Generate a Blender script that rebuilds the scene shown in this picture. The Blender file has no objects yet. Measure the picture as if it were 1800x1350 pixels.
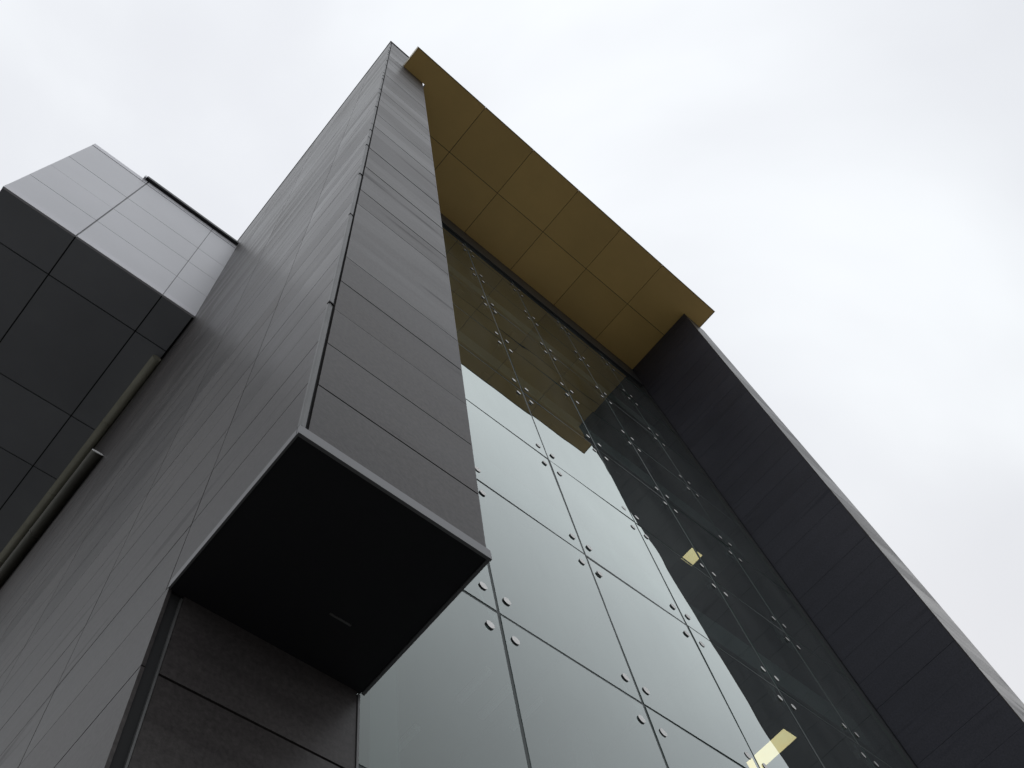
import bpy, math, random
from mathutils import Matrix, Vector

random.seed(11)
S = 0.143                      # survey unit -> metres
EYE = 1.6                      # eye height above the paving
scene = bpy.context.scene

# ------------------------------------------------------------------ camera
R = ((0.746329455541666, -0.6506917651411265, -0.1399734638008416),
     (-0.5655775194584359, -0.7308818696078417, 0.382012777484979),
     (-0.35087663540641006, -0.20594154378383878, -0.913495302270245))
cam_data = bpy.data.cameras.new('camera')
cam_data.sensor_fit = 'HORIZONTAL'
cam_data.sensor_width = 36.0
cam_data.lens = 1558.6566 / 1800 * 36
cam_data.clip_start = 0.05
cam_data.clip_end = 2000
cam = bpy.data.objects.new('camera', cam_data)
cam.matrix_world = Matrix.Translation((0, 0, EYE)) @ Matrix(R).transposed().to_4x4()
scene.collection.objects.link(cam)
scene.camera = cam

# ------------------------------------------------------------------ overcast sky
SUN_EL, SUN_AZ = math.radians(38), math.radians(78)     # azimuth clockwise from +Y
world = bpy.data.worlds.new('World')
scene.world = world
world.use_nodes = True
wt = world.node_tree
wt.nodes.clear()
wo = wt.nodes.new('ShaderNodeOutputWorld')
sky = wt.nodes.new('ShaderNodeTexSky')
sky.sky_type = 'NISHITA'
sky.sun_disc = False
sky.sun_elevation = SUN_EL
sky.sun_rotation = SUN_AZ
sky.air_density = 1.0
sky.dust_density = 1.0
bg1 = wt.nodes.new('ShaderNodeBackground')
bg1.inputs['Strength'].default_value = 0.05
wt.links.new(sky.outputs[0], bg1.inputs['Color'])
tc = wt.nodes.new('ShaderNodeTexCoord')
n1 = wt.nodes.new('ShaderNodeTexNoise')
n1.inputs['Scale'].default_value = 1.7
n1.inputs['Detail'].default_value = 5.0
n1.inputs['Roughness'].default_value = 0.45
n1.inputs['Distortion'].default_value = 0.4
wt.links.new(tc.outputs['Generated'], n1.inputs['Vector'])
cr = wt.nodes.new('ShaderNodeValToRGB')
cr.color_ramp.interpolation = 'EASE'
cr.color_ramp.elements[0].position = 0.30
cr.color_ramp.elements[0].color = (0.695, 0.71, 0.745, 1)
cr.color_ramp.elements[1].position = 0.72
cr.color_ramp.elements[1].color = (0.89, 0.92, 0.94, 1)
wt.links.new(n1.outputs[0], cr.inputs['Fac'])
# overcast deck: a little darker towards the horizon, as in the photograph
sep = wt.nodes.new('ShaderNodeSeparateXYZ')
wt.links.new(tc.outputs['Generated'], sep.inputs[0])
hz = wt.nodes.new('ShaderNodeMapRange')
hz.inputs['From Min'].default_value = 0.0
hz.inputs['From Max'].default_value = 1.0
hz.inputs['To Min'].default_value = 0.62
hz.inputs['To Max'].default_value = 1.0
wt.links.new(sep.outputs['Z'], hz.inputs['Value'])
vm = wt.nodes.new('ShaderNodeVectorMath')
vm.operation = 'SCALE'
wt.links.new(cr.outputs[0], vm.inputs[0])
wt.links.new(hz.outputs[0], vm.inputs['Scale'])
bg2 = wt.nodes.new('ShaderNodeBackground')
bg2.inputs['Strength'].default_value = 1.36
wt.links.new(vm.outputs[0], bg2.inputs['Color'])
mixs = wt.nodes.new('ShaderNodeMixShader')            # thick cloud deck over the clear sky
mixs.inputs[0].default_value = 0.88
wt.links.new(bg1.outputs[0], mixs.inputs[1])
wt.links.new(bg2.outputs[0], mixs.inputs[2])
wt.links.new(mixs.outputs[0], wo.inputs['Surface'])

sun_data = bpy.data.lights.new('sun', 'SUN')
sun_data.energy = 0.5
sun_data.angle = math.radians(35)
sun_data.color = (1.0, 0.97, 0.93)
sun = bpy.data.objects.new('sun', sun_data)
d = Vector((math.sin(SUN_AZ) * math.cos(SUN_EL), math.cos(SUN_AZ) * math.cos(SUN_EL), math.sin(SUN_EL)))
sun.rotation_euler = d.to_track_quat('Z', 'Y').to_euler()
sun.location = d * 60
scene.collection.objects.link(sun)

scene.view_settings.view_transform = 'Standard'
scene.view_settings.look = 'None'
scene.view_settings.exposure = 0.0
scene.view_settings.gamma = 1.0
scene.cycles.max_bounces = 8
scene.cycles.transparent_max_bounces = 12

# ------------------------------------------------------------------ materials
def new_mat(name):
    m = bpy.data.materials.new(name)
    m.use_nodes = True
    nt = m.node_tree
    b = nt.nodes['Principled BSDF']
    return m, nt, b

def position_noise(nt, scale, stretch=(1, 1, 1), detail=4, rough=0.55):
    geo = nt.nodes.new('ShaderNodeNewGeometry')
    mp = nt.nodes.new('ShaderNodeMapping')
    mp.inputs['Scale'].default_value = stretch
    nt.links.new(geo.outputs['Position'], mp.inputs['Vector'])
    n = nt.nodes.new('ShaderNodeTexNoise')
    n.inputs['Scale'].default_value = scale
    n.inputs['Detail'].default_value = detail
    n.inputs['Roughness'].default_value = rough
    nt.links.new(mp.outputs[0], n.inputs['Vector'])
    return n.outputs[0]

def ramp(nt, fac, c0, c1, p0=0.3, p1=0.7):
    r = nt.nodes.new('ShaderNodeValToRGB')
    r.color_ramp.elements[0].position = p0
    r.color_ramp.elements[1].position = p1
    r.color_ramp.elements[0].color = (*c0, 1)
    r.color_ramp.elements[1].color = (*c1, 1)
    nt.links.new(fac, r.inputs['Fac'])
    return r.outputs[0]

def mul(nt, a, b, f=1.0):
    m = nt.nodes.new('ShaderNodeMix')
    m.data_type = 'RGBA'
    m.blend_type = 'MULTIPLY'
    m.inputs['Factor'].default_value = f
    nt.links.new(a, m.inputs[6])
    nt.links.new(b, m.inputs[7])
    return m.outputs[2]

def math_node(nt, op, a, b):
    m = nt.nodes.new('ShaderNodeMath')
    m.operation = op
    for i, v in enumerate((a, b)):
        if isinstance(v, (int, float)):
            m.inputs[i].default_value = v
        else:
            nt.links.new(v, m.inputs[i])
    return m.outputs[0]

def cladding(name, c0, c1, r0=0.28, r1=0.39, vary=0.10, bump=0.12, spec=0.5):
    """fibre-cement board: streaky tone along the board, fine grit, each board a little different"""
    m, nt, b = new_mat(name)
    streak = position_noise(nt, 1.0, (0.9, 0.9, 9.0), 5, 0.6)
    blotch = position_noise(nt, 0.55, (1, 1, 1), 4, 0.55)
    grit = position_noise(nt, 42.0, (1, 1, 1), 4, 0.7)
    base = ramp(nt, streak, c0, c1, 0.30, 0.70)
    bl = ramp(nt, blotch, (0.78, 0.78, 0.80), (1.12, 1.11, 1.08), 0.3, 0.7)
    gr = ramp(nt, grit, (0.70, 0.70, 0.70), (1.30, 1.30, 1.30), 0.3, 0.7)
    stain = position_noise(nt, 1.0, (0.55, 0.55, 5.0), 3, 0.5)
    st = nt.nodes.new('ShaderNodeMapRange')
    st.interpolation_type = 'SMOOTHSTEP'
    st.inputs['From Min'].default_value = 0.62
    st.inputs['From Max'].default_value = 0.72
    nt.links.new(stain, st.inputs['Value'])
    col = mul(nt, mul(nt, base, bl), gr)
    col = mul(nt, col, ramp(nt, st.outputs[0], (1, 1, 1), (0.80, 0.80, 0.82), 0.0, 1.0))
    oi = nt.nodes.new('ShaderNodeObjectInfo')
    rv = math_node(nt, 'ADD', math_node(nt, 'MULTIPLY', oi.outputs['Random'], 2 * vary), 1 - vary)
    cmb = nt.nodes.new('ShaderNodeCombineColor')
    for i in range(3):
        nt.links.new(rv, cmb.inputs[i])
    col = mul(nt, col, cmb.outputs[0])
    nt.links.new(col, b.inputs['Base Color'])
    rr = nt.nodes.new('ShaderNodeMapRange')
    rr.inputs['From Min'].default_value = 0.3
    rr.inputs['From Max'].default_value = 0.7
    rr.inputs['To Min'].default_value = r0
    rr.inputs['To Max'].default_value = r1
    nt.links.new(math_node(nt, 'ADD', math_node(nt, 'MULTIPLY', streak, 0.5), math_node(nt, 'MULTIPLY', blotch, 0.5)), rr.inputs['Value'])
    rough = math_node(nt, 'ADD', rr.outputs[0], math_node(nt, 'MULTIPLY', oi.outputs['Random'], 0.08))
    nt.links.new(math_node(nt, 'ADD', rough, math_node(nt, 'MULTIPLY', st.outputs[0], 0.12)), b.inputs['Roughness'])
    b.inputs['Specular IOR Level'].default_value = spec
    bp = nt.nodes.new('ShaderNodeBump')
    bp.inputs['Strength'].default_value = bump
    bp.inputs['Distance'].default_value = 0.004
    nt.links.new(grit, bp.inputs['Height'])
    nt.links.new(bp.outputs[0], b.inputs['Normal'])
    return m

def paint(name, c, rough=0.5, metal=0.0, vary=0.08, scale=1.2, spec=0.5, obj=0.0):
    m, nt, b = new_mat(name)
    n = position_noise(nt, scale, (1, 1, 1), 5, 0.6)
    lo = tuple(x * (1 - vary) for x in c)
    hi = tuple(min(1, x * (1 + vary)) for x in c)
    col = ramp(nt, n, lo, hi)
    if obj:
        oi = nt.nodes.new('ShaderNodeObjectInfo')
        rv = math_node(nt, 'ADD', math_node(nt, 'MULTIPLY', oi.outputs['Random'], 2 * obj), 1 - obj)
        cmb = nt.nodes.new('ShaderNodeCombineColor')
        for i in range(3):
            nt.links.new(rv, cmb.inputs[i])
        col = mul(nt, col, cmb.outputs[0])
    nt.links.new(col, b.inputs['Base Color'])
    b.inputs['Roughness'].default_value = rough
    b.inputs['Metallic'].default_value = metal
    b.inputs['Specular IOR Level'].default_value = spec
    return m

M = {}
M['board'] = cladding('grey_fibre_cement', (0.050, 0.0445, 0.0440), (0.066, 0.0595, 0.0580), spec=0.23)
M['fin_board'] = cladding('dark_fibre_cement', (0.038, 0.038, 0.052), (0.045, 0.045, 0.061), 0.45, 0.52, 0.03, spec=0.4)
M['backing'] = paint('black_membrane', (0.012, 0.012, 0.013), 0.8)
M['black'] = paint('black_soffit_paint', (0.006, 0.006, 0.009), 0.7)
M['trim'] = paint('grey_aluminium_trim', (0.16, 0.16, 0.165), 0.42, 0.3)
M['dark_trim'] = paint('charcoal_metal', (0.030, 0.030, 0.034), 0.45)
M['bead'] = paint('corner_bead_metal', (0.12, 0.12, 0.12), 0.45, 0.2, 0.25, 3.0)
M['gold'] = paint('ochre_gold_panel', (0.72, 0.48, 0.165), 0.40, 0.0, 0.08, 0.5, 0.5, 0.05)
M['gold_edge'] = paint('ochre_gold_edge', (0.42, 0.34, 0.18), 0.45)
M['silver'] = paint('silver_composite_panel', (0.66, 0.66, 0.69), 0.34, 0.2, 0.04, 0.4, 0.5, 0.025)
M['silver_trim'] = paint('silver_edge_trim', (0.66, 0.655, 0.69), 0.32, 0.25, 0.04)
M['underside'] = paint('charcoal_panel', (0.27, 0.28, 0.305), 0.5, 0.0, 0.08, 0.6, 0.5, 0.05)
M['pipe'] = paint('grey_plastic_pipe', (0.40, 0.39, 0.31), 0.55, 0.0, 0.12, 1.5)
M['shaded_pipe'] = paint('shaded_plastic_pipe', (0.085, 0.082, 0.068), 0.6, 0.0, 0.15, 1.5, 0.25)  # darker copy of the pipe plastic: the lower pipe's shade put into its colour
M['pipe_cap'] = paint('white_plastic_cap', (0.75, 0.75, 0.74), 0.4)
M['silicone'] = paint('grey_silicone', (0.055, 0.068, 0.066), 0.6)
M['frame'] = paint('charcoal_frame', (0.035, 0.036, 0.040), 0.45)
M['ceiling'] = paint('plaster_ceiling', (0.24, 0.26, 0.25), 0.8, 0, 0.15, 0.5)
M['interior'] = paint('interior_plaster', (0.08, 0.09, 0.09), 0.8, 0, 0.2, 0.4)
M['roof'] = paint('bitumen_roof', (0.06, 0.06, 0.06), 0.8)

m, nt, b = new_mat('stainless_steel')
n = position_noise(nt, 40, (1, 1, 1), 3)
nt.links.new(ramp(nt, n, (0.58, 0.57, 0.55), (0.72, 0.71, 0.69)), b.inputs['Base Color'])
b.inputs['Metallic'].default_value = 0.7
b.inputs['Roughness'].default_value = 0.45
M['steel'] = m

def glass():
    m = bpy.data.materials.new('tinted_glass')
    m.use_nodes = True
    nt = m.node_tree
    nt.nodes.clear()
    out = nt.nodes.new('ShaderNodeOutputMaterial')
    # reflectance of coated double glazing: low head-on, steep towards grazing
    lw = nt.nodes.new('ShaderNodeLayerWeight')
    lw.inputs['Blend'].default_value = 0.5
    refl = math_node(nt, 'MINIMUM', math_node(nt, 'MULTIPLY_ADD', math_node(nt, 'POWER', lw.outputs['Facing'], 2.70), 1.30), 0.62)
    refl.node.inputs[0].links[0].from_node.inputs[2].default_value = 0.02
    gl = nt.nodes.new('ShaderNodeBsdfGlossy')
    gl.inputs['Roughness'].default_value = 0.0
    gl.inputs['Color'].default_value = (0.90, 0.97, 0.94, 1)
    tr = nt.nodes.new('ShaderNodeBsdfTransparent')
    tr.inputs['Color'].default_value = (0.55, 0.68, 0.65, 1)
    bump = nt.nodes.new('ShaderNodeBump')
    bump.inputs['Strength'].default_value = 0.35
    bump.inputs['Distance'].default_value = 0.010
    nt.links.new(position_noise(nt, 0.9, (1, 1, 1), 1, 0.4), bump.inputs['Height'])
    nt.links.new(bump.outputs[0], gl.inputs['Normal'])
    # thin film of dirt that scatters a little daylight
    dirt = nt.nodes.new('ShaderNodeBsdfDiffuse')
    dirt.inputs['Color'].default_value = (0.42, 0.44, 0.43, 1)
    mx = nt.nodes.new('ShaderNodeMixShader')
    nt.links.new(refl, mx.inputs[0])
    nt.links.new(tr.outputs[0], mx.inputs[1])
    nt.links.new(gl.outputs[0], mx.inputs[2])
    dn = position_noise(nt, 1.3, (1.0, 1.0, 0.35), 6, 0.65)
    dr = nt.nodes.new('ShaderNodeMapRange')
    dr.inputs['From Min'].default_value = 0.35
    dr.inputs['From Max'].default_value = 0.8
    dr.inputs['To Min'].default_value = 0.022
    dr.inputs['To Max'].default_value = 0.10
    nt.links.new(dn, dr.inputs['Value'])
    mx2 = nt.nodes.new('ShaderNodeMixShader')
    nt.links.new(dr.outputs[0], mx2.inputs[0])
    nt.links.new(mx.outputs[0], mx2.inputs[1])
    nt.links.new(dirt.outputs[0], mx2.inputs[2])
    nt.links.new(mx2.outputs[0], out.inputs['Surface'])
    return m
M['glass'] = glass()

m = bpy.data.materials.new('glass_inner_face')
m.use_nodes = True
m.node_tree.nodes.clear()
_o = m.node_tree.nodes.new('ShaderNodeOutputMaterial')
_t = m.node_tree.nodes.new('ShaderNodeBsdfTransparent')
m.node_tree.links.new(_t.outputs[0], _o.inputs['Surface'])
M['glass_inner'] = m
M['glass_edge'] = paint('green_glass_edge', (0.05, 0.11, 0.09), 0.2)

m, nt, b = new_mat('lit_diffuser')
b.inputs['Base Color'].default_value = (0.8, 0.78, 0.6, 1)
n = position_noise(nt, 3.0)
nt.links.new(ramp(nt, n, (1.0, 0.70, 0.33), (1.0, 0.78, 0.44)), b.inputs['Emission Color'])
b.inputs['Emission Strength'].default_value = 2.2
M['lamp'] = m

m, nt, b = new_mat('concrete_paving')
n = position_noise(nt, 0.8, (1, 1, 1), 6)
br = nt.nodes.new('ShaderNodeTexBrick')
geo = nt.nodes.new('ShaderNodeNewGeometry')
nt.links.new(geo.outputs['Position'], br.inputs['Vector'])
br.inputs['Scale'].default_value = 1.0
br.inputs['Brick Width'].default_value = 0.6
br.inputs['Row Height'].default_value = 0.6
br.inputs['Mortar Size'].default_value = 0.006
br.inputs['Color1'].default_value = (0.115, 0.112, 0.105, 1)
br.inputs['Color2'].default_value = (0.14, 0.137, 0.13, 1)
br.inputs['Mortar'].default_value = (0.10, 0.10, 0.095, 1)
nt.links.new(mul(nt, br.outputs[0], ramp(nt, n, (0.8, 0.8, 0.8), (1.1, 1.1, 1.1))), b.inputs['Base Color'])
b.inputs['Roughness'].default_value = 0.8
M['paving'] = m

# ------------------------------------------------------------------ mesh helpers (survey units in, metres out)
def W(p):
    return Vector((p[0] * S, p[1] * S, p[2] * S + EYE))

def link(o, parent=None):
    scene.collection.objects.link(o)
    if parent is not None:
        o.parent = parent
        o.matrix_parent_inverse = parent.matrix_world.inverted()
    return o

HEX_F = [(0, 3, 2, 1), (4, 5, 6, 7), (0, 1, 5, 4), (1, 2, 6, 5), (2, 3, 7, 6), (3, 0, 4, 7)]
# corner order: bottom x0y0 x1y0 x1y1 x0y1, top the same; face 2 is the front (-Y)

def mesh_from(name, verts, faces, mats):
    me = bpy.data.meshes.new(name)
    me.from_pydata([tuple(v) for v in verts], [], faces)
    for mt in mats:
        me.materials.append(mt)
    me.update()
    return me

def hexa(name, pts, mat, parent=None):
    w = [W(p) for p in pts]
    c = sum(w, Vector()) / 8
    me = mesh_from(name, [v - c for v in w], HEX_F, [mat])
    o = bpy.data.objects.new(name, me)
    o.location = c
    return link(o, parent)

def box(name, x0, x1, y0, y1, z0, z1, mat, parent=None):
    return hexa(name, [(x0, y0, z0), (x1, y0, z0), (x1, y1, z0), (x0, y1, z0),
                       (x0, y0, z1), (x1, y0, z1), (x1, y1, z1), (x0, y1, z1)], mat, parent)

def leanbox(name, x0, x1, yf0, yf1, t, z0, z1, mat, parent=None):
    """box whose front and back lean: front y is yf0 at z0 and yf1 at z1, thickness t"""
    return hexa(name, [(x0, yf0, z0), (x1, yf0, z0), (x1, yf0 + t, z0), (x0, yf0 + t, z0),
                       (x0, yf1, z1), (x1, yf1, z1), (x1, yf1 + t, z1), (x0, yf1 + t, z1)], mat, parent)

def merged(name, boxes, mat, parent=None):
    vs, fs = [], []
    for pts in boxes:
        k = len(vs)
        vs += [W(p) for p in pts]
        fs += [tuple(i + k for i in f) for f in HEX_F]
    o = bpy.data.objects.new(name, mesh_from(name, vs, fs, [mat]))
    return link(o, parent)

def bpts(x0, x1, y0, y1, z0, z1):
    return [(x0, y0, z0), (x1, y0, z0), (x1, y1, z0), (x0, y1, z0), (x0, y0, z1), (x1, y0, z1), (x1, y1, z1), (x0, y1, z1)]

def cyl_mesh(name, r, l, seg, mat, chamfer=0.0, axis='Y'):
    """capped round bar, length l along an axis from 0; radii and lengths in survey units"""
    rings = [(0.0, r - chamfer), (chamfer, r), (l - chamfer, r), (l, r - chamfer)] if chamfer else [(0.0, r), (l, r)]
    vs, fs = [], []
    for (a, rr) in rings:
        for i in range(seg):
            t = 2 * math.pi * i / seg
            u, v = rr * math.cos(t), rr * math.sin(t)
            p = {'Y': (u, a, v), 'X': (a, u, v), 'Z': (u, v, a)}[axis]
            vs.append(Vector(p) * S)
    n = len(rings)
    for k in range(n - 1):
        for i in range(seg):
            j = (i + 1) % seg
            fs.append((k * seg + i, k * seg + j, (k + 1) * seg + j, (k + 1) * seg + i))
    fs.append(tuple(range(seg))[::-1])
    fs.append(tuple((n - 1) * seg + i for i in range(seg)))
    me = mesh_from(name, vs, fs, [mat])
    for p in me.polygons:
        p.use_smooth = len(p.vertices) == 4
    return me

def put(name, me, p, parent=None, rot=None):
    o = bpy.data.objects.new(name, me)
    o.location = W(p)
    if rot:
        o.rotation_euler = rot
    return link(o, parent)

def thing(name, p, label, cat, group=None):
    o = bpy.data.objects.new(name, None)
    o.empty_display_size = 0.3
    o.location = W(p)
    link(o)
    o['label'] = label
    o['category'] = cat
    if group:
        o['group'] = group
    bpy.context.view_layer.update()
    return o

def structure(o):
    o['kind'] = 'structure'
    return o

# ------------------------------------------------------------------ survey of the building
GR = -EYE / S                                  # ground level
XL, XR = 5.015, 11.99                          # tower left and right faces
LEAN, LEAN2 = 0.0514, 0.046                    # outward lean of tower front and fin front
ZB, ZT = 22.9, 176.8                           # underside and top of the overhanging tower
YL, YG = 16.33, 18.1                           # lower wall face, glass face
ZS = 151.54                                    # gold soffit
YBACK = 230.0
BH, B0 = 3.5, 23.07                            # board module
def yfront(z): return 10.0 - LEAN * (z - ZB)
def yfin(z): return 9.45 - LEAN2 * (z - ZB)
G = 0.045                                      # half joint

# ground
gme = mesh_from('ground', [(-600, -600, 0), (600, -600, 0), (600, 600, 0), (-600, 600, 0)], [(0, 1, 2, 3)], [M['paving']])
structure(link(bpy.data.objects.new('ground', gme)))

# ------------------------------------------------------------------ tower
tower = thing('clad_tower', (8.5, 16, GR), 'tall grey board-clad tower with overhanging upper part and black underside', 'tower')
T = 0.11
prof = [(YL + T, GR), (YL + T, ZB + 0.25), (10 + T, ZB + 0.25), (yfront(ZT) + T, ZT - 0.2), (YBACK, ZT - 0.2), (YBACK, GR)]
vs = [W((XL + T, y, z)) for y, z in prof] + [W((XR - 0.05, y, z)) for y, z in prof]
k = len(prof)
fs = [tuple(range(k))[::-1], tuple(range(k, 2 * k))] + [(i, (i + 1) % k, k + (i + 1) % k, k + i) for i in range(k)]
link(bpy.data.objects.new('backing_wall', mesh_from('backing_wall', vs, fs, [M['backing']])), tower)

rows = []
z = B0 - 10 * BH
while z < ZT - 0.5:
    rows.append((max(z, GR), min(z + BH, ZT - 0.3)))
    z += BH
# upper front: one board per course; alike boards share a mesh (three joint widths)
protos = {}
for z0, z1 in rows:
    if z0 < ZB:
        continue
    full = abs((z1 - z0) - BH) < 1e-6
    gg = random.choice([0.014, 0.022, 0.030]) if z0 > 45 else random.choice([0.030, 0.045])
    c0 = (W((XL, yfront(z0), z0)) + W((XL, yfront(z1), z1))) / 2
    if full and gg in protos:
        me, base, pc = protos[gg]
        o = bpy.data.objects.new('front_board', me)
        o.location = base + (c0 - pc)
        link(o, tower)
    else:
        o = leanbox('front_board', XL + 0.29, XR, yfront(z0 + gg), yfront(z1 - 0.012), T, z0 + gg, z1 - 0.012, M['board'], tower)
        if full:
            protos[gg] = (o.data, o.location.copy(), c0)
    o.location.y += random.uniform(-0.012, 0.012) * S
# lower front boards
for z0, z1 in rows:
    if z0 >= ZB or z1 <= GR:
        continue
    z1 = min(z1, ZB + 0.1)
    box('lower_board', XL + 0.52, XR - 0.12, YL, YL + T, z0 + G, z1 - G, M['board'], tower)
# side boards
colx = [16.55, 24.66, 36.2, 47.5, 59.0, 70.5, 82.0, 93.5, 105.0, 116.5, 128.0, 140.0, 152.0, 164.0, 176.0, 188.0, 200.0, 212.0, YBACK]
far = []
for z0, z1 in rows:
    if z1 <= GR:
        continue
    gg = random.choice([0.026, 0.036, 0.050]) if z0 > 45 else random.choice([0.034, 0.040, 0.048])
    a, bt = z0 + gg, z1 - 0.012
    jit = random.uniform(-0.002, 0.002)
    f0, f1 = (yfront(a) + 0.14, yfront(bt) + 0.14) if z0 >= ZB else (YL, YL)
    s0, s1 = 16.55 - LEAN * (a - ZB), 16.55 - LEAN * (bt - ZB)
    def side(name, ya, yb, yc, yd):
        x0 = XL + jit + random.uniform(-0.0025, 0.0025)
        return [(x0, ya, a), (XL + T, ya, a), (XL + T, yb, a), (x0, yb, a),
                (x0, yc, bt), (XL + T, yc, bt), (XL + T, yd, bt), (x0, yd, bt)]
    if z0 >= ZB:
        hexa('side_board', side('', f0, s0 - 0.03, f1, s1 - 0.03), M['board'], tower)
        st0, st1 = s0 + 0.03, s1 + 0.03
    else:
        st0, st1 = YL, YL
    hexa('side_board', side('', st0, 24.66 - 0.03, st1, 24.66 - 0.03), M['board'], tower)
    for ci in range(1, len(colx) - 1):
        pts = side('', colx[ci] + 0.03, colx[ci + 1] - 0.03, colx[ci] + 0.03, colx[ci + 1] - 0.03)
        if ci <= 2:
            hexa('side_board', pts, M['board'], tower)
        else:
            far.append(pts)
fo = merged('far_side_boards', far, M['board'], tower)
fo['kind'] = 'stuff'

# corner bead in short lengths with dark slip joints
z = ZB + 0.55
while z < ZT - 1.0:
    L = random.choice([7.0, 10.5, 10.5, 14.0]) if z < 60 else random.choice([3.5, 3.5, 7.0])
    z1 = min(z + L, ZT - 0.4)
    a, bt = z + 0.03, z1 - 0.10
    off = random.uniform(-0.015, 0.015)
    x0, x1 = XL - 0.012, XL + 0.185
    def ring(zz):
        y = yfront(zz) + off
        return [(x0, y + 0.125, zz), (x0, y + 0.03, zz), (x0 + 0.05, y - 0.015, zz), (x1, y + 0.02, zz), (x1, y + 0.2, zz), (x0 + 0.1, y + 0.2, zz)]
    vs = [W(p) for p in ring(a)] + [W(p) for p in ring(bt)]
    fs = [(i, (i + 1) % 6, 6 + (i + 1) % 6, 6 + i) for i in range(6)] + [tuple(range(6))[::-1], tuple(range(6, 12))]
    link(bpy.data.objects.new('corner_bead', mesh_from('corner_bead', vs, fs, [M['bead']])), tower)
    if random.random() < 0.7:
        leanbox('bead_clip', XL - 0.03, XL + 0.22, yfront(bt) - 0.04, yfront(z1) - 0.04, 0.15, bt - 0.02, z1 - 0.02, M['backing'], tower)
    z = z1

# boards on the tower's right face, above the glass line
for z0, z1 in rows:
    if z0 < ZB:
        continue
    a, bt = z0 + 0.02, z1 - 0.012
    hexa('return_board', [(XR - 0.046, yfront(a) + T + 0.01, a), (XR - 0.002, yfront(a) + T + 0.01, a), (XR - 0.002, YG - 0.05, a), (XR - 0.046, YG - 0.05, a),
                          (XR - 0.046, yfront(bt) + T + 0.01, bt), (XR - 0.002, yfront(bt) + T + 0.01, bt), (XR - 0.002, YG - 0.05, bt), (XR - 0.046, YG - 0.05, bt)], M['board'], tower)

# underside and bottom flashing
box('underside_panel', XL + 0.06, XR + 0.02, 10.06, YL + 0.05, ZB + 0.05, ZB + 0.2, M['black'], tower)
fl = box('bottom_flashing', XL - 0.02, XR + 0.16, 9.94, 10.05, ZB, ZB + 0.50, M['trim'], tower)
fs_ = box('side_flashing', XL - 0.03, XL + 0.04, 10.06, YL - 0.02, ZB + 0.003, ZB + 0.40, M['trim'], tower)
box('side_flashing', XR + 0.04, XR + 0.15, 10.06, YL - 0.02, ZB + 0.003, ZB + 0.40, M['trim'], tower)
scr = cyl_mesh('screw', 0.035, 0.06, 10, M['backing'], 0.008)
for x in (6.55, 10.6):
    put('screw', scr, (x, 9.90, ZB + 0.28), fl)
scx = cyl_mesh('screw_side', 0.035, 0.06, 10, M['backing'], 0.008, 'X')
for y in (10.7, 15.6):
    put('screw', scx, (XL - 0.07, y, ZB + 0.20), fs_)
box('slot_edge', 9.35, 10.15, 14.35, 14.41, ZB + 0.02, ZB + 0.06, M['bead'], tower)
# lower corner: recessed dark strip with a thin light edge
box('corner_recess', XL + 0.03, XL + 0.46, YL + 0.07, YL + 0.10, GR, ZB, M['backing'], tower)
box('corner_edge_trim', XL + 0.44, XL + 0.50, YL - 0.02, YL + 0.12, GR, ZB - 0.1, M['bead'], tower)
# right edge cover strip and caps
leanbox('edge_strip', XR + 0.003, XR + 0.06, yfront(ZB + 0.55) + 0.04, yfront(ZT) + 0.04, 0.5, ZB + 0.55, ZT - 0.3, M['bead'], tower)
box('lower_edge_strip', XR - 0.10, XR - 0.02, YL - 0.04, YG - 0.02, GR, ZB - 0.08, M['bead'], tower)
yt = yfront(ZT)
box('coping', XL - 0.12, XR + 0.1, yt - 0.15, yt + 1.2, ZT - 0.28, ZT + 0.35, M['dark_trim'], tower)
box('coping', XL - 0.10, XL + 1.2, yt + 1.22, YBACK, ZT - 0.28, ZT + 0.30, M['dark_trim'], tower)

# ------------------------------------------------------------------ glass curtain wall
VX = [11.24, 21.72, 32.24, 42.68, 53.13, 63.62, 74.1]
HZ = [GR + 0.6, -6.84, 7.62, 22.08, 36.54, 51.19, 65.62, 80.43, 94.89, 109.19, 123.31, 137.8, 150.9]
wall = thing('glass_curtain_wall', (43, YG, GR), 'frameless glass wall held by steel disc fixings beneath the gold soffit', 'glass wall')
J = 0.11
for ci in range(6):
    for ri in range(len(HZ) - 1):
        x0 = VX[ci] + J if ci else XR + 0.09
        x1 = VX[ci + 1] - J
        z0, z1 = HZ[ri] + J, HZ[ri + 1] - J
        cx, cz = (x0 + x1) / 2, (z0 + z1) / 2
        hx, hz = (x1 - x0) / 2 * S, (z1 - z0) / 2 * S
        t = 0.08 * S
        vv = [(-hx, 0, -hz), (hx, 0, -hz), (hx, t, -hz), (-hx, t, -hz), (-hx, 0, hz), (hx, 0, hz), (hx, t, hz), (-hx, t, hz)]
        me = mesh_from('glass_pane', vv, HEX_F, [M['glass'], M['glass_inner'], M['glass_edge']])
        for i, p in enumerate(me.polygons):
            p.material_index = 0 if i == 2 else (1 if i == 4 else 2)
        o = put('glass_pane', me, (cx, YG, cz), wall)
        o.rotation_euler = (math.radians(random.gauss(0, 0.15)), 0, math.radians(random.gauss(0, 0.20)))
for x in VX[1:-1]:
    box('silicone_joint', x - J - 0.02, x + J + 0.02, YG + 0.02, YG + 0.07, HZ[0], HZ[-1], M['silicone'], wall)
for zz in HZ[1:-1]:
    for ci in range(6):
        x0 = VX[ci] + J + 0.03 if ci else XR + 0.09
        box('silicone_joint', x0, VX[ci + 1] - J - 0.03, YG + 0.022, YG + 0.068, zz - J - 0.02, zz + J + 0.02, M['silicone'], wall)
box('head_beam', XR + 0.1, 74.3, YG - 0.35, YG - 0.05, 143.2, ZS - 0.06, M['frame'], wall)
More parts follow.
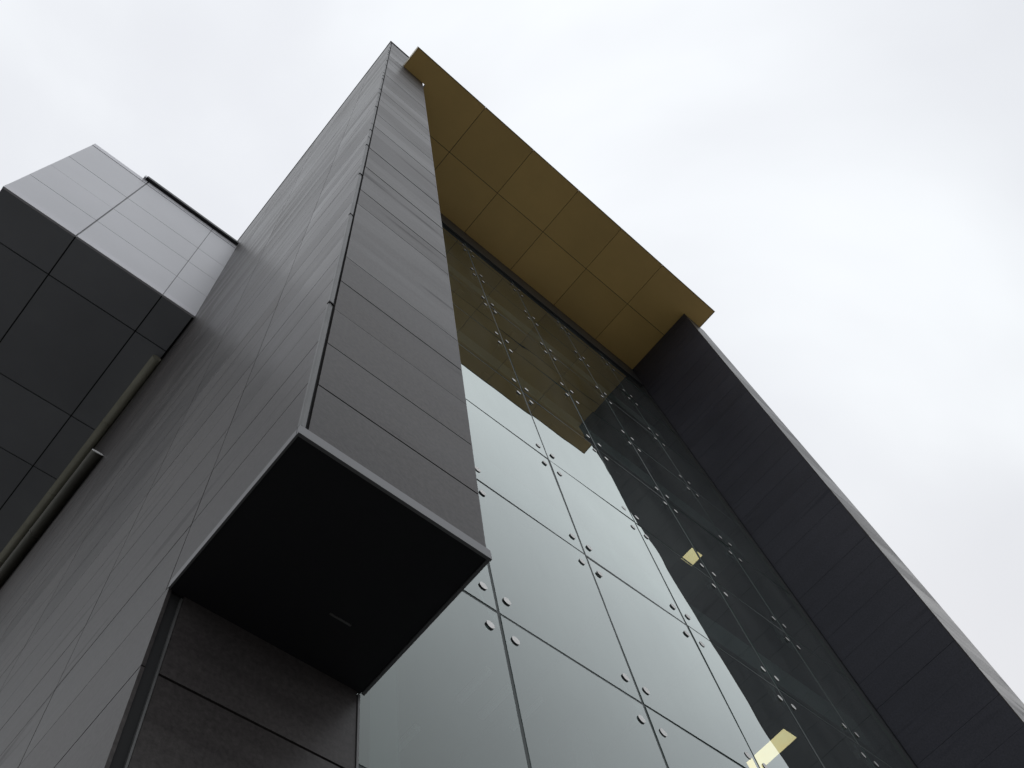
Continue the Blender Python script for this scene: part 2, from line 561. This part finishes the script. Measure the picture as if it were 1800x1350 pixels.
box('jamb_frame', 74.0, 74.35, YG - 0.25, YG + 0.3, GR, 143.1, M['frame'], wall)
box('sill_frame', XR + 0.1, 73.9, YG - 0.2, YG + 0.4, GR, GR + 0.55, M['frame'], wall)

disc = cyl_mesh('fixing_disc', 0.26, 0.065, 24, M['steel'], 0.0)
disc.materials.append(M['frame'])  # dark rim colour stands in for shade on the disc sides
for p_ in disc.polygons:
    p_.material_index = 1 if len(p_.vertices) == 4 else 0
for p_ in disc.polygons:
    p_.use_smooth = False
DX, DZ = 0.83, 1.6
arm_boxes = []
for sx in (-1, 1):
    for sz in (-1, 1):
        ax, az = sx * DX, sz * DZ
        nx, nz = az, -ax
        ln = math.hypot(nx, nz)
        nx, nz = nx / ln * 0.10, nz / ln * 0.10
        tip = 0.7
        arm_boxes.append([Vector(q) * S for q in
                          [(-nx, 0.45, -nz), (nx, 0.45, nz), (nx, 0.75, nz), (-nx, 0.75, -nz),
                           (ax - nx * tip, 0.30, az - nz * tip), (ax + nx * tip, 0.30, az + nz * tip),
                           (ax + nx * tip, 0.55, az + nz * tip), (ax - nx * tip, 0.55, az - nz * tip)]])
vs, fs = [], []
for pts in arm_boxes:
    k = len(vs)
    vs += pts
    fs += [tuple(i + k for i in f) for f in HEX_F]
k = len(vs)
for yy in (0.38, 0.85):
    for i in range(12):
        t = 2 * math.pi * i / 12
        vs.append(Vector((0.28 * math.cos(t), yy, 0.28 * math.sin(t))) * S)
fs += [(k + i, k + (i + 1) % 12, k + 12 + (i + 1) % 12, k + 12 + i) for i in range(12)]
fs += [tuple(k + i for i in range(12))[::-1], tuple(k + 12 + i for i in range(12))]
M['dark_steel'] = paint('dull_steel', (0.16, 0.17, 0.165), 0.5, 0.3)
spider = mesh_from('spider_bracket', vs, fs, [M['dark_steel']])
for x in VX[1:-1]:
    for zz in HZ[2:-1]:
        s = put('spider_bracket', spider, (x, YG, zz), wall)
        bpy.context.view_layer.update()
        for sx in (-1, 1):
            for sz in (-1, 1):
                put('fixing_disc', disc, (x + sx * DX + random.uniform(-.02, .02), YG - 0.075, zz + sz * DZ + random.uniform(-.03, .03)), s)

# ------------------------------------------------------------------ gold canopy
XCL, XCR, YC, YB = 8.13, 78.88, -0.4, 18.4
canopy = thing('roof_canopy', (43, 9, ZS), 'flat gold canopy of square soffit panels projecting over the glass wall', 'canopy')
gx = [XCL, 11.6, 22.25, 32.93, 43.55, 54.1, 64.7, XCR]
gy = [YC, 9.0, YB]
for i in range(len(gx) - 1):
    for j in range(2):
        x0, x1 = gx[i] + (0.045 if i else 0), gx[i + 1] - (0.045 if i < len(gx) - 2 else 0)
        y0, y1 = gy[j] + (0.045 if j else 0), gy[j + 1] - (0.045 if j == 0 else 0)
        dz = random.uniform(-0.012, 0.012)
        if i == 0:
            continue
        if j == 1 and i == 1:
            x0 = XR + 0.1
        if j == 0 and i == 1:
            continue
        box('soffit_panel', x0, x1, y0, y1, ZS + dz, ZS + 0.15, M['gold'], canopy)
# corner panel wraps the tower, with a small open notch at the tower corner
YT = yfront(ZS)
wrap = [(XCL, YC), (22.205, YC), (22.205, 8.955), (XR + 0.12, 8.955), (XR + 0.12, YT + 0.42), (XR + 0.55, YT + 0.42), (XR + 0.55, YT - 0.03), (XCL, YT - 0.03)]
def slab(name, poly, z0, z1, mat):
    vs = [W((x, y, z0)) for x, y in poly] + [W((x, y, z1)) for x, y in poly]
    k = len(poly)
    fs = [tuple(range(k))[::-1], tuple(range(k, 2 * k))] + [(i, (i + 1) % k, k + (i + 1) % k, k + i) for i in range(k)]
    return link(bpy.data.objects.new(name, mesh_from(name, vs, fs, [mat])), canopy)
slab('soffit_panel', wrap, ZS, ZS + 0.15, M['gold'])
deck = [(XCL + 0.1, YC + 0.1), (XCR - 0.1, YC + 0.1), (XCR - 0.1, YB), (XR + 0.12, YB), (XR + 0.12, YT + 0.45), (XR + 0.60, YT + 0.45), (XR + 0.60, YT - 0.05), (XCL + 0.1, YT - 0.05)]
slab('canopy_deck', deck, ZS + 0.17, ZS + 3.0, M['dark_trim'])
box('edge_fascia', XCL - 0.05, XCR + 0.05, YC - 0.08, YC - 0.005, ZS - 0.10, ZS + 3.1, M['dark_trim'], canopy)
box('edge_fascia', XCL - 0.05, XCL - 0.005, YC, yfront(ZS) - 0.05, ZS - 0.10, ZS + 3.1, M['gold_edge'], canopy)
box('edge_fascia', XCR + 0.005, XCR + 0.05, YC, YB, ZS - 0.10, ZS + 3.1, M['dark_trim'], canopy)

# ------------------------------------------------------------------ right-hand fin wall
XF = 74.45
def xout(z):
    return 79.9 + (ZS - max(z, 75)) * 0.030
fin = thing('fin_wall', (78, 12, GR), 'dark fin wall with pale grey leading edge closing the right of the glass', 'wall')
vs = []
zl = [GR, 75.0, ZS - 0.3]
for zz in zl:
    y = yfin(zz) + 0.12
    vs += [W((XF + 0.11, y, zz)), W((xout(zz) - 0.05, y, zz)), W((xout(zz) - 0.05, YBACK, zz)), W((XF + 0.11, YBACK, zz))]
fs = [(0, 3, 2, 1), (8, 9, 10, 11)]
for kk in (0, 4):
    fs += [(kk + i, kk + (i + 1) % 4, kk + 4 + (i + 1) % 4, kk + 4 + i) for i in range(4)]
link(bpy.data.objects.new('backing_wall', mesh_from('backing_wall', vs, fs, [M['backing']])), fin)
z = B0 - 10 * BH
while z < ZS - 0.5:
    z0, z1 = max(z, GR) + random.choice([0.008, 0.012, 0.02]), min(z + BH, ZS - 0.15) - 0.008
    z += BH
    if z1 <= GR:
        continue
    jx = random.uniform(-0.008, 0.008)
    a, bt = yfin(z0) + 0.115, yfin(z1) + 0.115
    hexa('inner_board', [(XF + jx, a, z0), (XF + 0.1, a, z0), (XF + 0.1, YG - 0.3, z0), (XF + jx, YG - 0.3, z0),
                         (XF + jx, bt, z1), (XF + 0.1, bt, z1), (XF + 0.1, YG - 0.3, z1), (XF + jx, YG - 0.3, z1)], M['fin_board'], fin)
    f0, f1 = yfin(z0), yfin(z1)
    hexa('edge_board', [(XF - 0.02, f0, z0), (xout(z0), f0, z0), (xout(z0), f0 + 0.11, z0), (XF - 0.02, f0 + 0.11, z0),
                        (XF - 0.02, f1, z1), (xout(z1), f1, z1), (xout(z1), f1 + 0.11, z1), (XF - 0.02, f1 + 0.11, z1)], M['board'], fin)

# ------------------------------------------------------------------ rear wing
YW, ZWB, ZWT, XW0 = 46.55, 120.58, 160.57, -22.74
wing = thing('rear_wing', (-9, 80, ZWB), 'raised silver-faced wing with dark panelled underside behind the tower', 'building')
wx = [XW0, -12.73, 0.0, XL - 0.03]
wz = [122.0, 129.9, 138.35, 146.6, 159.0]
box('core', XW0 + 0.3, XL - 0.05, YW + 0.3, YBACK, ZWB + 0.3, ZWT - 0.2, M['backing'], wing)
for i in range(3):
    gl_ = 0.10 if i == 1 else 0.05
    gr_ = 0.10 if i == 0 else 0.05
    x0, x1 = wx[i] + (gl_ if i else 0.0), wx[i + 1] - (gr_ if i < 2 else 0.0)
    for j in range(4):
        box('facade_panel', x0, x1, YW + random.uniform(-.01, .01), YW + 0.25, wz[j] + 0.045, wz[j + 1] - 0.045, M['silver'], wing)
    box('edge_trim', x0, x1, YW - 0.06, YW + 0.25, ZWB, 122.0 - 0.045, M['silver_trim'], wing)
    box('edge_trim', x0, x1, YW - 0.06, YW + 0.25, 159.0 + 0.045, ZWT, M['silver_trim'], wing)
box('joint_strip', -12.83, -12.63, YW + 0.10, YW + 0.2, ZWB, ZWT, M['trim'], wing)
box('joint_strip', -0.05, 0.05, YW + 0.12, YW + 0.2, ZWB, ZWT, M['trim'], wing)
uy = [YW + 0.28, 53.16, 69.13, 79.0, 95.0, 111.0, 127.0, 143.0, 159.0, 175.0, 191.0, 207.0, YBACK]
ux = [XW0 + 0.02, -12.73, 0.0, XL - 0.28]
for i in range(3):
    for j in range(len(uy) - 1):
        h = 0.085
        x0, x1 = ux[i] + (h if i else 0), ux[i + 1] - (h if i < 2 else 0)
        y0, y1 = uy[j] + (h if j else 0), uy[j + 1] - (h if j < len(uy) - 2 else 0)
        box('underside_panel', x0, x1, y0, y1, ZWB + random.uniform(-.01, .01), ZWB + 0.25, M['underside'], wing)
box('end_panel', XW0 - 0.02, XW0 + 0.28, YW + 0.28, YBACK, ZWB + 0.27, ZWT, M['silver'], wing)
box('roof_coping', -13.4, XL - 0.05, YW - 0.55, YW + 2.0, ZWT + 0.45, ZWT + 1.3, M['dark_trim'], wing)
box('coping_end', -13.75, -13.42, YW - 0.5, YW + 2.0, ZWT + 0.05, ZWT + 1.0, M['silver_trim'], wing)
box('roof_slab', XW0 + 0.3, XL - 0.05, YW + 2.1, YBACK, ZWT - 0.15, ZWT + 0.2, M['roof'], wing)

# ------------------------------------------------------------------ pipes along the tower side
def pipe(label, xc, zc, r, y0, y1, cap):
    pm = M['shaded_pipe'] if cap else M['pipe']
    t = thing('wall_pipe', (xc, y0, zc), label, 'pipe', 'horizontal pipes along the tower side')
    tm = cyl_mesh('tube', r, y1 - y0, 32, pm)
    if cap:
        for v_ in tm.vertices:
            if v_.co.y < S:
                v_.co.y += 0.46 * v_.co.z
    put('tube', tm, (xc, y0, zc), t)
    if cap:
        me = cyl_mesh('end_cap', r * 0.995, 0.06, 32, M['pipe_cap'])
        for v_ in me.vertices:
            v_.co.y += 0.46 * v_.co.z
        put('end_cap', me, (xc, y0 - 0.065, zc), t)
    yy = y0 + 12
    while yy < y1 - 2:
        put('pipe_bracket', cyl_mesh('pipe_bracket', r * 1.04, 0.25, 32, pm), (xc, yy, zc), t)
        yy += 14
    return t
pipe('grey pipe tucked under the wing beside the tower', XL - 0.70, ZWB - 0.72, 0.66, 54.4, YBACK, False)
pipe('lower grey pipe with bright end cap on the tower side', XL - 0.70, 89.3, 0.67, 53.3, YBACK, True)

# ------------------------------------------------------------------ interior behind the glass
for zc in (59.0, 92.0, 125.0):
    structure(box('floor_slab', XR + 0.2, XF, YG + 2.6, 60, zc, zc + 3.0, M['ceiling']))
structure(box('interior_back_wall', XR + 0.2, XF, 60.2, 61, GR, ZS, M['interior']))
structure(box('roof_slab', XR + 0.1, 79.5, YB + 0.02, YBACK, ZS + 0.2, ZS + 3, M['roof']))

def lamp(label, x0, x1, y0, y1, zc):
    t = thing('ceiling_light', ((x0 + x1) / 2, (y0 + y1) / 2, zc - 0.2), label, 'ceiling light', 'lit ceiling panels behind the glass')
    box('diffuser', x0 + 0.08, x1 - 0.08, y0 + 0.08, y1 - 0.08, zc - 0.16, zc - 0.05, M['lamp'], t)
    for (a, b_, c, d_) in ((x0, x1, y0, y0 + 0.075), (x0, x1, y1 - 0.075, y1), (x0, x0 + 0.075, y0 + 0.08, y1 - 0.08), (x1 - 0.075, x1, y0 + 0.08, y1 - 0.08)):
        box('light_frame', a, b_, c, d_, zc - 0.2, zc - 0.02, M['steel'], t)
lamp('square yellow lit ceiling panel higher up behind the glass', 68.3, 70.45, 23.45, 25.6, 92.0)
lamp('long yellow lit ceiling panel low down behind the glass', 65.0, 67.1, 23.6, 30.0, 59.0)

# unlit linear fittings on the ceiling, seen faintly through the glass
for (lx, ly, lab) in ((38.0, 33.9, 'unlit linear ceiling lamp, leftmost of the front row behind the lower glass'),
                      (40.7, 34.3, 'unlit linear ceiling lamp, middle of the front row behind the lower glass'),
                      (43.7, 33.7, 'unlit linear ceiling lamp, rightmost of the front row behind the lower glass'),
                      (36.9, 42.0, 'unlit linear ceiling lamp deeper inside, faint at the bottom of the glass')):
    t = thing('linear_lamp', (lx, ly + 1.9, 58.9), lab, 'ceiling lamp', 'unlit linear lamps behind the glass')
    box('lamp_housing', lx - 0.30, lx + 0.30, ly, ly + 3.9, 58.55, 58.97, M['pipe_cap'], t)
    box('lamp_diffuser', lx - 0.22, lx + 0.22, ly + 0.1, ly + 3.8, 58.42, 58.54, M['pipe_cap'], t)

# ceiling beams, columns and a lighter bulkhead inside
for zc in (59.0, 92.0, 125.0):
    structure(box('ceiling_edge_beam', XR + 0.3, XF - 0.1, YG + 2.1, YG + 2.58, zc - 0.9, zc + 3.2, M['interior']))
    for x in VX[1:-1]:
        structure(box('ceiling_beam', x - 0.5, x + 0.5, YG + 3.42, 59.9, zc - 0.7, zc - 0.004, M['ceiling']))
structure(box('ceiling_bulkhead', XR + 0.3, 34.4, YG + 3.45, 59.9, 58.2, 58.25, M['ceiling']))
for x in (27.0, 48.0, 69.0):
    structure(box('interior_column', x - 1.2, x + 1.2, 34.0, 36.4, GR, 58.1, M['interior']))
